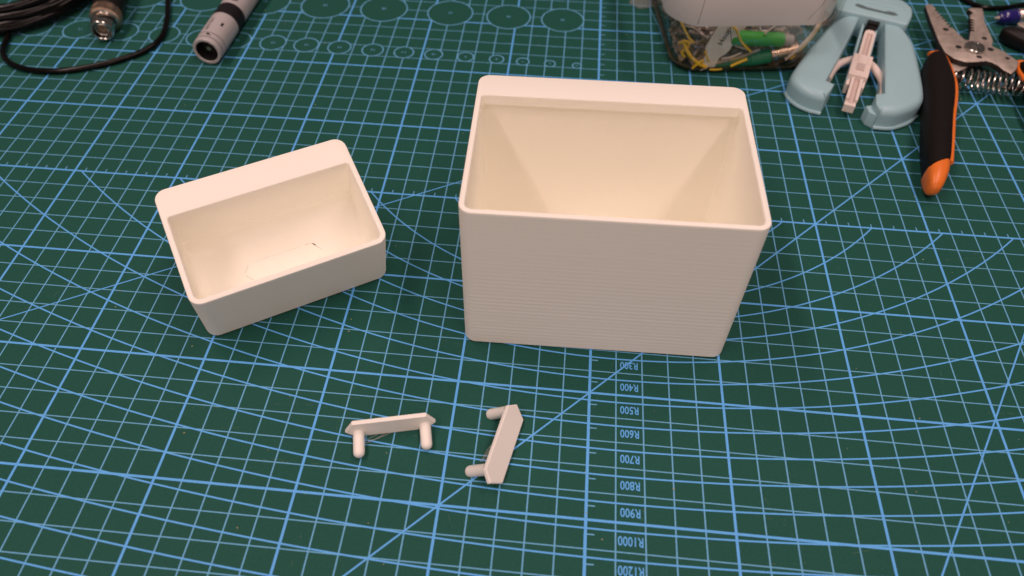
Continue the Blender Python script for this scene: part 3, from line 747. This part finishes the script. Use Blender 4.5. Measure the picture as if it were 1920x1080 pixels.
for k in range(25):
    a = 2 * math.pi * k / 24
    ring.append((47.5 + 2.6 * math.cos(a), 0.28 + .27 * math.sin(a)))
for k in range(24):
    (d0, a0), (d1, a1) = ring[k], ring[k + 1]
    p = [on_tube(d0, a0, 9.69), on_tube(d1, a1, 9.69)]
    c_d, c_a = 47.5, .28
    p += [on_tube(c_d + (d1 - c_d) * .7, c_a + (a1 - c_a) * .7, 9.69), on_tube(c_d + (d0 - c_d) * .7, c_a + (a0 - c_a) * .7, 9.69)]
    g.add(p, [(0, 1, 2, 3)])
patch(46.9, 48.1, .22, .34); patch(46.0, 49.6, -.14, -.05); patch(46.6, 47.4, -.14, .0)
g.make("printed_marks", M_INK, gt, smooth=False, recalc=False)

# ------------------------------------------------------------------ clear tub of electronic scraps
CO = (77, 262.6); ca_ = math.radians(7.6)
tub = empty("clear_tub", (CO[0], CO[1], 0), ca_, "clear plastic tub with a white upper band, filled with wires and electronic scraps", "plastic tub")
# local x along the front wall, y away from the viewer
def tubring(z, grow, inset=0.0, right=40.0):
    # chamfered, rounded outline
    w0, w1, d1 = -37 - grow + inset, right + grow - inset, 88 + grow - inset; f = 2.2 - grow + inset
    k = 11.5 + grow * .35 - inset * .4
    pts = [(w0 + k * 1.02, f, z)]
    def arc(cx, cy, r, a0, a1, n=6): return [(cx + r * math.cos(math.radians(a0 + (a1 - a0) * i / n)), cy + r * math.sin(math.radians(a0 + (a1 - a0) * i / n)), z) for i in range(n + 1)]
    def cham(cx, cy, k_, a0, a1):      # chamfered corner, softened at both ends
        r_ = k_ * .45
        p0 = (cx + k_ * math.cos(math.radians(a0)), cy + k_ * math.sin(math.radians(a0))); p1 = (cx + k_ * math.cos(math.radians(a1)), cy + k_ * math.sin(math.radians(a1)))
        full = arc(cx, cy, k_, a0, a1); out = []
        for i_, q_ in enumerate(full):
            t_ = i_ / 6; lx, ly = p0[0] + (p1[0] - p0[0]) * t_, p0[1] + (p1[1] - p0[1]) * t_
            out.append((q_[0] * .55 + lx * .45, q_[1] * .55 + ly * .45, z))
        return out
    return cham(w0 + k, f + k, k, 180, 270) + cham(w1 - k, f + k, k, 270, 360) + arc(w1 - k, d1 - k, k, 0, 90) + arc(w0 + k, d1 - k, k, 90, 180)
g = G()
g.add(*loft([tubring(.3, -1.6), tubring(.15, -.4), tubring(1.6, 0.3), tubring(20, 4.6), tubring(34, 8.2), tubring(52, 8.5), tubring(52, 7.2), tubring(34, 6.8), tubring(20, 3.3), tubring(2.4, -.9), tubring(1.5, -2.2)]))
g.make("clear_wall", M_CLEAR, tub, smooth=True, sharp=50)
g = G()
g.add(*loft([tubring(.5, -1.7), tubring(1.8, -.5), tubring(3.4, 0.0), tubring(3.6, -1.2), tubring(1.6, -3.4), tubring(.5, -1.7)], True, False, False))
g.make("thick_base", mat("olive_base_refraction", (0.055, 0.05, 0.03), 0.22, var=.7, vscale=160, spec=.6), tub, smooth=True, sharp=60)  # olive colour paints the dark refraction of the thick clear base
g = G()
g.add(*loft([tubring(34.0, 8.35, 0, 34.6), tubring(34.4, 8.5, 0, 34.6), tubring(51, 8.9, 0, 34.6), tubring(51, 8.5, 0, 34.6), tubring(34.0, 8.2, 0, 34.6), tubring(34.0, 8.35, 0, 34.6)], True, False, False))
band = g.make("white_band", M_LIDW, tub, smooth=True, sharp=50)
M_CREASE = mat("grey_crease", (0.10, 0.085, 0.08), .7)
for pts_ in ([(-31.6, 33.5), (-31.4, 36), (-31.2, 40), (-30.6, 48)], [(24.5, 35), (26, 38), (28.5, 42), (31, 48.5)]):
    g = G()
    for k in range(len(pts_) - 1):
        (x0, z0), (x1, z1) = pts_[k], pts_[k + 1]
        z0 += 2; z1 += 2; y0 = 2.2 - 8.5 - .06 - (z0 - 34.4) * .8 / 38.6; y1 = 2.2 - 8.5 - .06 - (z1 - 34.4) * .8 / 38.6
        g.add([(x0, y0, z0), (x0 + .2, y0, z0), (x1 + .24, y1, z1), (x1, y1, z1)], [(0, 1, 2, 3)])
    g.make("crease", M_CREASE, band, smooth=False)

c7, s7 = math.cos(ca_), math.sin(ca_)
def inside(name, label, cat, group=None, loc=(0, 0, 0)):
    x, y, z = loc
    return empty(name, (CO[0] + c7 * x - s7 * y, CO[1] + s7 * x + c7 * y, z), ca_, label, cat, group)
TI = "inside the clear tub"
o = inside("green_sleeve", "bright green sleeved cylinder lying across the clear tub", "sleeve", loc=(7, 6.4, 18.6))
g = G(); g.add(*lathe([(-15, 3.4), (-14.6, 3.9), (13.6, 3.7), (14, 3.3)], (0, 0, 0), (1, 0, -.07), 22)); g.make("sleeve", M_GREEN, o)
g = G(); g.add(*lathe([(13.8, 2.9), (19, 2.9), (19.2, 2.4)], (0, 0, 0), (1, 0, -.07), 18)); g.make("clear_end", M_WIREGREY, o)
o = inside("booted_connector", "copper coloured cable connector with a tapered dark green boot, low in the clear tub", "connector", loc=(0, 5.2, 5.6))
g = G(); g.add(*lathe([(-15, 1.0), (-11, 1.9), (-3, 2.8), (5, 3.4), (5.4, 3.8), (16, 3.9), (16.4, 3.3)], (0, 0, 0), (1, 0, .20), 22)); g.make("boot", M_GREEN_DK, o)
g = G(); g.add(*lathe([(16.2, 3.5), (16.6, 4.1), (25, 4.1), (25.2, 3.7), (31, 3.7), (31.3, 2.2)], (0, 0, 0), (1, .04, .23), 26)); g.make("metal_shell", M_COPPER, o)
o = inside("paper_tag", "folded white paper tag with small black lettering, leaning inside the clear tub", "paper tag", loc=(-15.8, 3.2, 0))
tg = [(-5.6, 1.8), (1.6, 1.6), (3.6, 9.4), (6.0, 11.2), (8.0, 14.0), (8.8, 17.5), (12.4, 31), (-.2, 31), (-4.9, 17.4), (-5.4, 14.6), (-4.0, 13.3)]
g = G()
n = len(tg)
g.add([(x, 0.25 * math.sin(z * .2), z) for x, z in tg] + [(x, .45 + 0.25 * math.sin(z * .2), z) for x, z in tg], [tuple(range(n)), tuple(range(2 * n - 1, n - 1, -1))] + [(i, (i + 1) % n, n + (i + 1) % n, n + i) for i in range(n)])
tg_o = g.make("tag", M_TAG, o, smooth=False)
g = G(); g.add([(4.6, -.28, 28), (5.0, -.28, 28), (8.5, -.28, 17.6), (8.1, -.28, 17.6)], [(0, 1, 2, 3)]); g.make("fold_line", M_STEEL_DK, tg_o, smooth=False)
text_mesh("lettering", "Hour", 9.6, 2.9, M_INK, tg_o, (3.1, -.42, 22.4), (math.radians(90), math.radians(-73), 0), .01)

random.seed(21)
def wire(name, pts, r, material, label, group, n=6):
    x0, y0, z0 = pts[0]
    o = inside(name, label, "wire", group, pts[0])
    g = G(); g.add(*tube(smooth_path([(x - x0, y - y0, z - z0) for x, y, z in pts], n), r, 8)); g.make("strand", material, o); return o
GY = "yellow wires in the clear tub"
wire("yellow_wire", [(-37, 7.0, 30), (-34.5, 4.6, 26), (-31, 4, 21), (-28.5, 4, 18.4), (-30, 6, 17)], .65, M_YELLOW, "yellow wire bent down the left end of the clear tub just below the white band", GY)
wire("yellow_wire", [(-33.6, 5.6, 19), (-31.6, 3.6, 15), (-28, 3.2, 10), (-23.5, 3, 6.2), (-18.5, 3, 3.6)], 1.0, M_YELLOW, "thick yellow wire slanting down to the foot of the white tag in the clear tub", GY)
wire("yellow_wire", [(-35, 6, 17), (-32, 3.8, 19.4), (-30.4, 4.4, 16), (-33, 5, 12), (-31, 5.2, 9)], .8, M_YELLOW, "curled yellow wire at the far left of the clear tub", GY)
wire("yellow_wire", [(-26, 3, 3.0), (-24, 2.6, 6), (-21, 3.2, 7.6), (-22, 4, 4)], .7, M_YELLOW, "short yellow wire loop at the lower left front of the clear tub", GY)
wire("yellow_wire", [(-20.6, 4, 13), (-19.3, 3.4, 10), (-17.6, 3.2, 7)], .55, M_YELLOW, "short straight yellow wire left of the white tag", GY)
wire("yellow_wire", [(-11.5, 2.2, 30), (-7.5, 2.0, 26.5), (-3, 2.0, 19.5), (3.6, 2.2, 13.4)], .55, M_YELLOW, "yellow wire running from the white tag over the green sleeve", GY)
wire("yellow_wire", [(-5.5, 1.6, 5.0), (-1.5, 1.4, 7.4), (2.4, 1.5, 9.2)], .7, M_YELLOW, "short yellow wire lying on the dark green boot", GY)
wire("yellow_wire", [(-16.5, 2.4, 2.6), (-13, 2.4, 2.4), (-9.6, 2.6, 2.8)], .6, M_YELLOW, "short yellow wire under the foot of the white tag", GY)
GG = "grey wires in the clear tub"
wire("grey_wire", [(-11, 3.2, 8.6), (-6, 3.2, 9.6), (-1, 3.6, 11.8)], .6, M_PALE, "pale grey wire just right of the white tag", GG)
wire("grey_wire", [(-13, 4, 5.6), (-5, 4, 7.8), (3, 4, 10.6), (9, 4.4, 13.4)], .75, M_WIREGREY, "dark grey wire above the dark green boot", GG)
wire("grey_wire", [(-9, 5, 18), (-4, 5, 15.4), (3, 5, 12.8)], .6, M_PALE, "pale wire beside the yellow wire below the green sleeve", GG)
wire("grey_wire", [(9, 4.6, 22.4), (13.5, 4.4, 27.5), (16.5, 5, 29.4)], .5, M_PALE, "bent pale wire above the green sleeve", GG)
wire("grey_wire", [(24, 2.6, 8), (30, 3.2, 15), (36, 6, 22), (40, 10, 28)], .9, M_PALE, "pale grey strip up the right end of the clear tub", GG)
wire("grey_wire", [(27, 3, 8), (33, 5, 15), (39, 9, 22), (42.5, 14, 30)], .6, M_YELLOW, "thin olive wire up the right end of the clear tub", GG)
wire("grey_wire", [(-21.4, 3, 1.9), (-19, 2.6, 3.4), (-17, 2.8, 5)], .5, M_PALE, "short pale wire end left of the foot of the tag", GG)
# the mass of small parts behind
g = G(); gd = G(); gp = G()
for k in range(1500):
    x = random.uniform(-33, 36); y = random.uniform(9, 80); z = random.uniform(2, 24)
    if abs(x) > 26 and y < 20: y += 10
    tgt = random.choice((g, gd, gd, g, gp))
    a, b = random.uniform(0, 6.3), random.uniform(-.5, .5); l = random.uniform(3, 16)
    d_ = Vector((math.cos(a) * math.cos(b), math.sin(a) * math.cos(b) * .6, math.sin(b))) * l
    p0 = Vector((x, y, z)); p1 = p0 + d_
    p1.x = max(-34, min(37, p1.x)); p1.y = max(9, min(82, p1.y)); p1.z = max(1.8, min(26, p1.z))
    if p1.z < 8: p1.x = max(-31, min(34, p1.x))
    if random.random() < .6:
        md = (p0 + p1) / 2 + Vector((random.uniform(-2, 2), random.uniform(-1.0, 2), random.uniform(-2, 2)))
        md.y = max(7, md.y)
        tgt.add(*tube(smooth_path([p0, md, p1], 3), random.uniform(.3, 1.1), 6))
    else:
        s1, s2, s3 = random.uniform(1, 4), random.uniform(1, 3), random.uniform(.8, 3)
        tgt.add(*box(p0.x, p0.x + s1, p0.y, p0.y + s2, p0.z, p0.z + s3))
bed = G(); nx_, ny_ = 40, 40; vv = []
for jj in range(ny_ + 1):
    for ii in range(nx_ + 1):
        u, w = ii / nx_, jj / ny_
        vv.append((-33 + 68 * u, 4.6 + 76 * w + (5 if (u < .1 or u > .9) and w < .1 else 0), random.uniform(2.2, 6.0) + 9 * min(1, w * 2.5)))
bed.add(vv, [(jj * (nx_ + 1) + ii, jj * (nx_ + 1) + ii + 1, (jj + 1) * (nx_ + 1) + ii + 1, (jj + 1) * (nx_ + 1) + ii) for jj in range(ny_) for ii in range(nx_)])
sc = inside("component_scraps", "tangle of brown and grey electronic scraps heaped at the back of the clear tub", "scraps")
M_BED = mat("scrap_bed", (0.17, 0.12, 0.075), 0.6, var=0.6, vscale=220)
for gg, mm_, nm in ((bed, M_BED, "scrap_bed"), (g, M_BROWN, "brown_scraps"), (gd, M_WIREGREY, "dark_scraps"), (gp, M_PALE, "pale_scraps")):
    meta(gg.make(nm, mm_, sc, sharp=40), kind="stuff")

# small clear plastic corner behind the tub
g = G()
g.add([(24, 352, .5), (17, 331, .5), (23.5, 325.0, .5), (33, 328.5, .5), (40, 340, .5), (36, 380, .5), (22, 380, .5)] , [tuple(range(7))])
g.add([(24, 352, 1.0), (17, 331, 1.0), (23.5, 325.0, 1.0), (33, 328.5, 1.0), (40, 340, 1.0), (36, 380, 1.0), (22, 380, 1.0)] , [tuple(range(7))])
v = g.v; g.f += [(i, (i + 1) % 7, 7 + (i + 1) % 7, 7 + i) for i in range(7)]
meta(g.make("plastic_scrap", M_CLEAR_SHEET, None, smooth=False), "flat scrap of clear plastic behind the left end of the tub at the top edge", "plastic scrap")
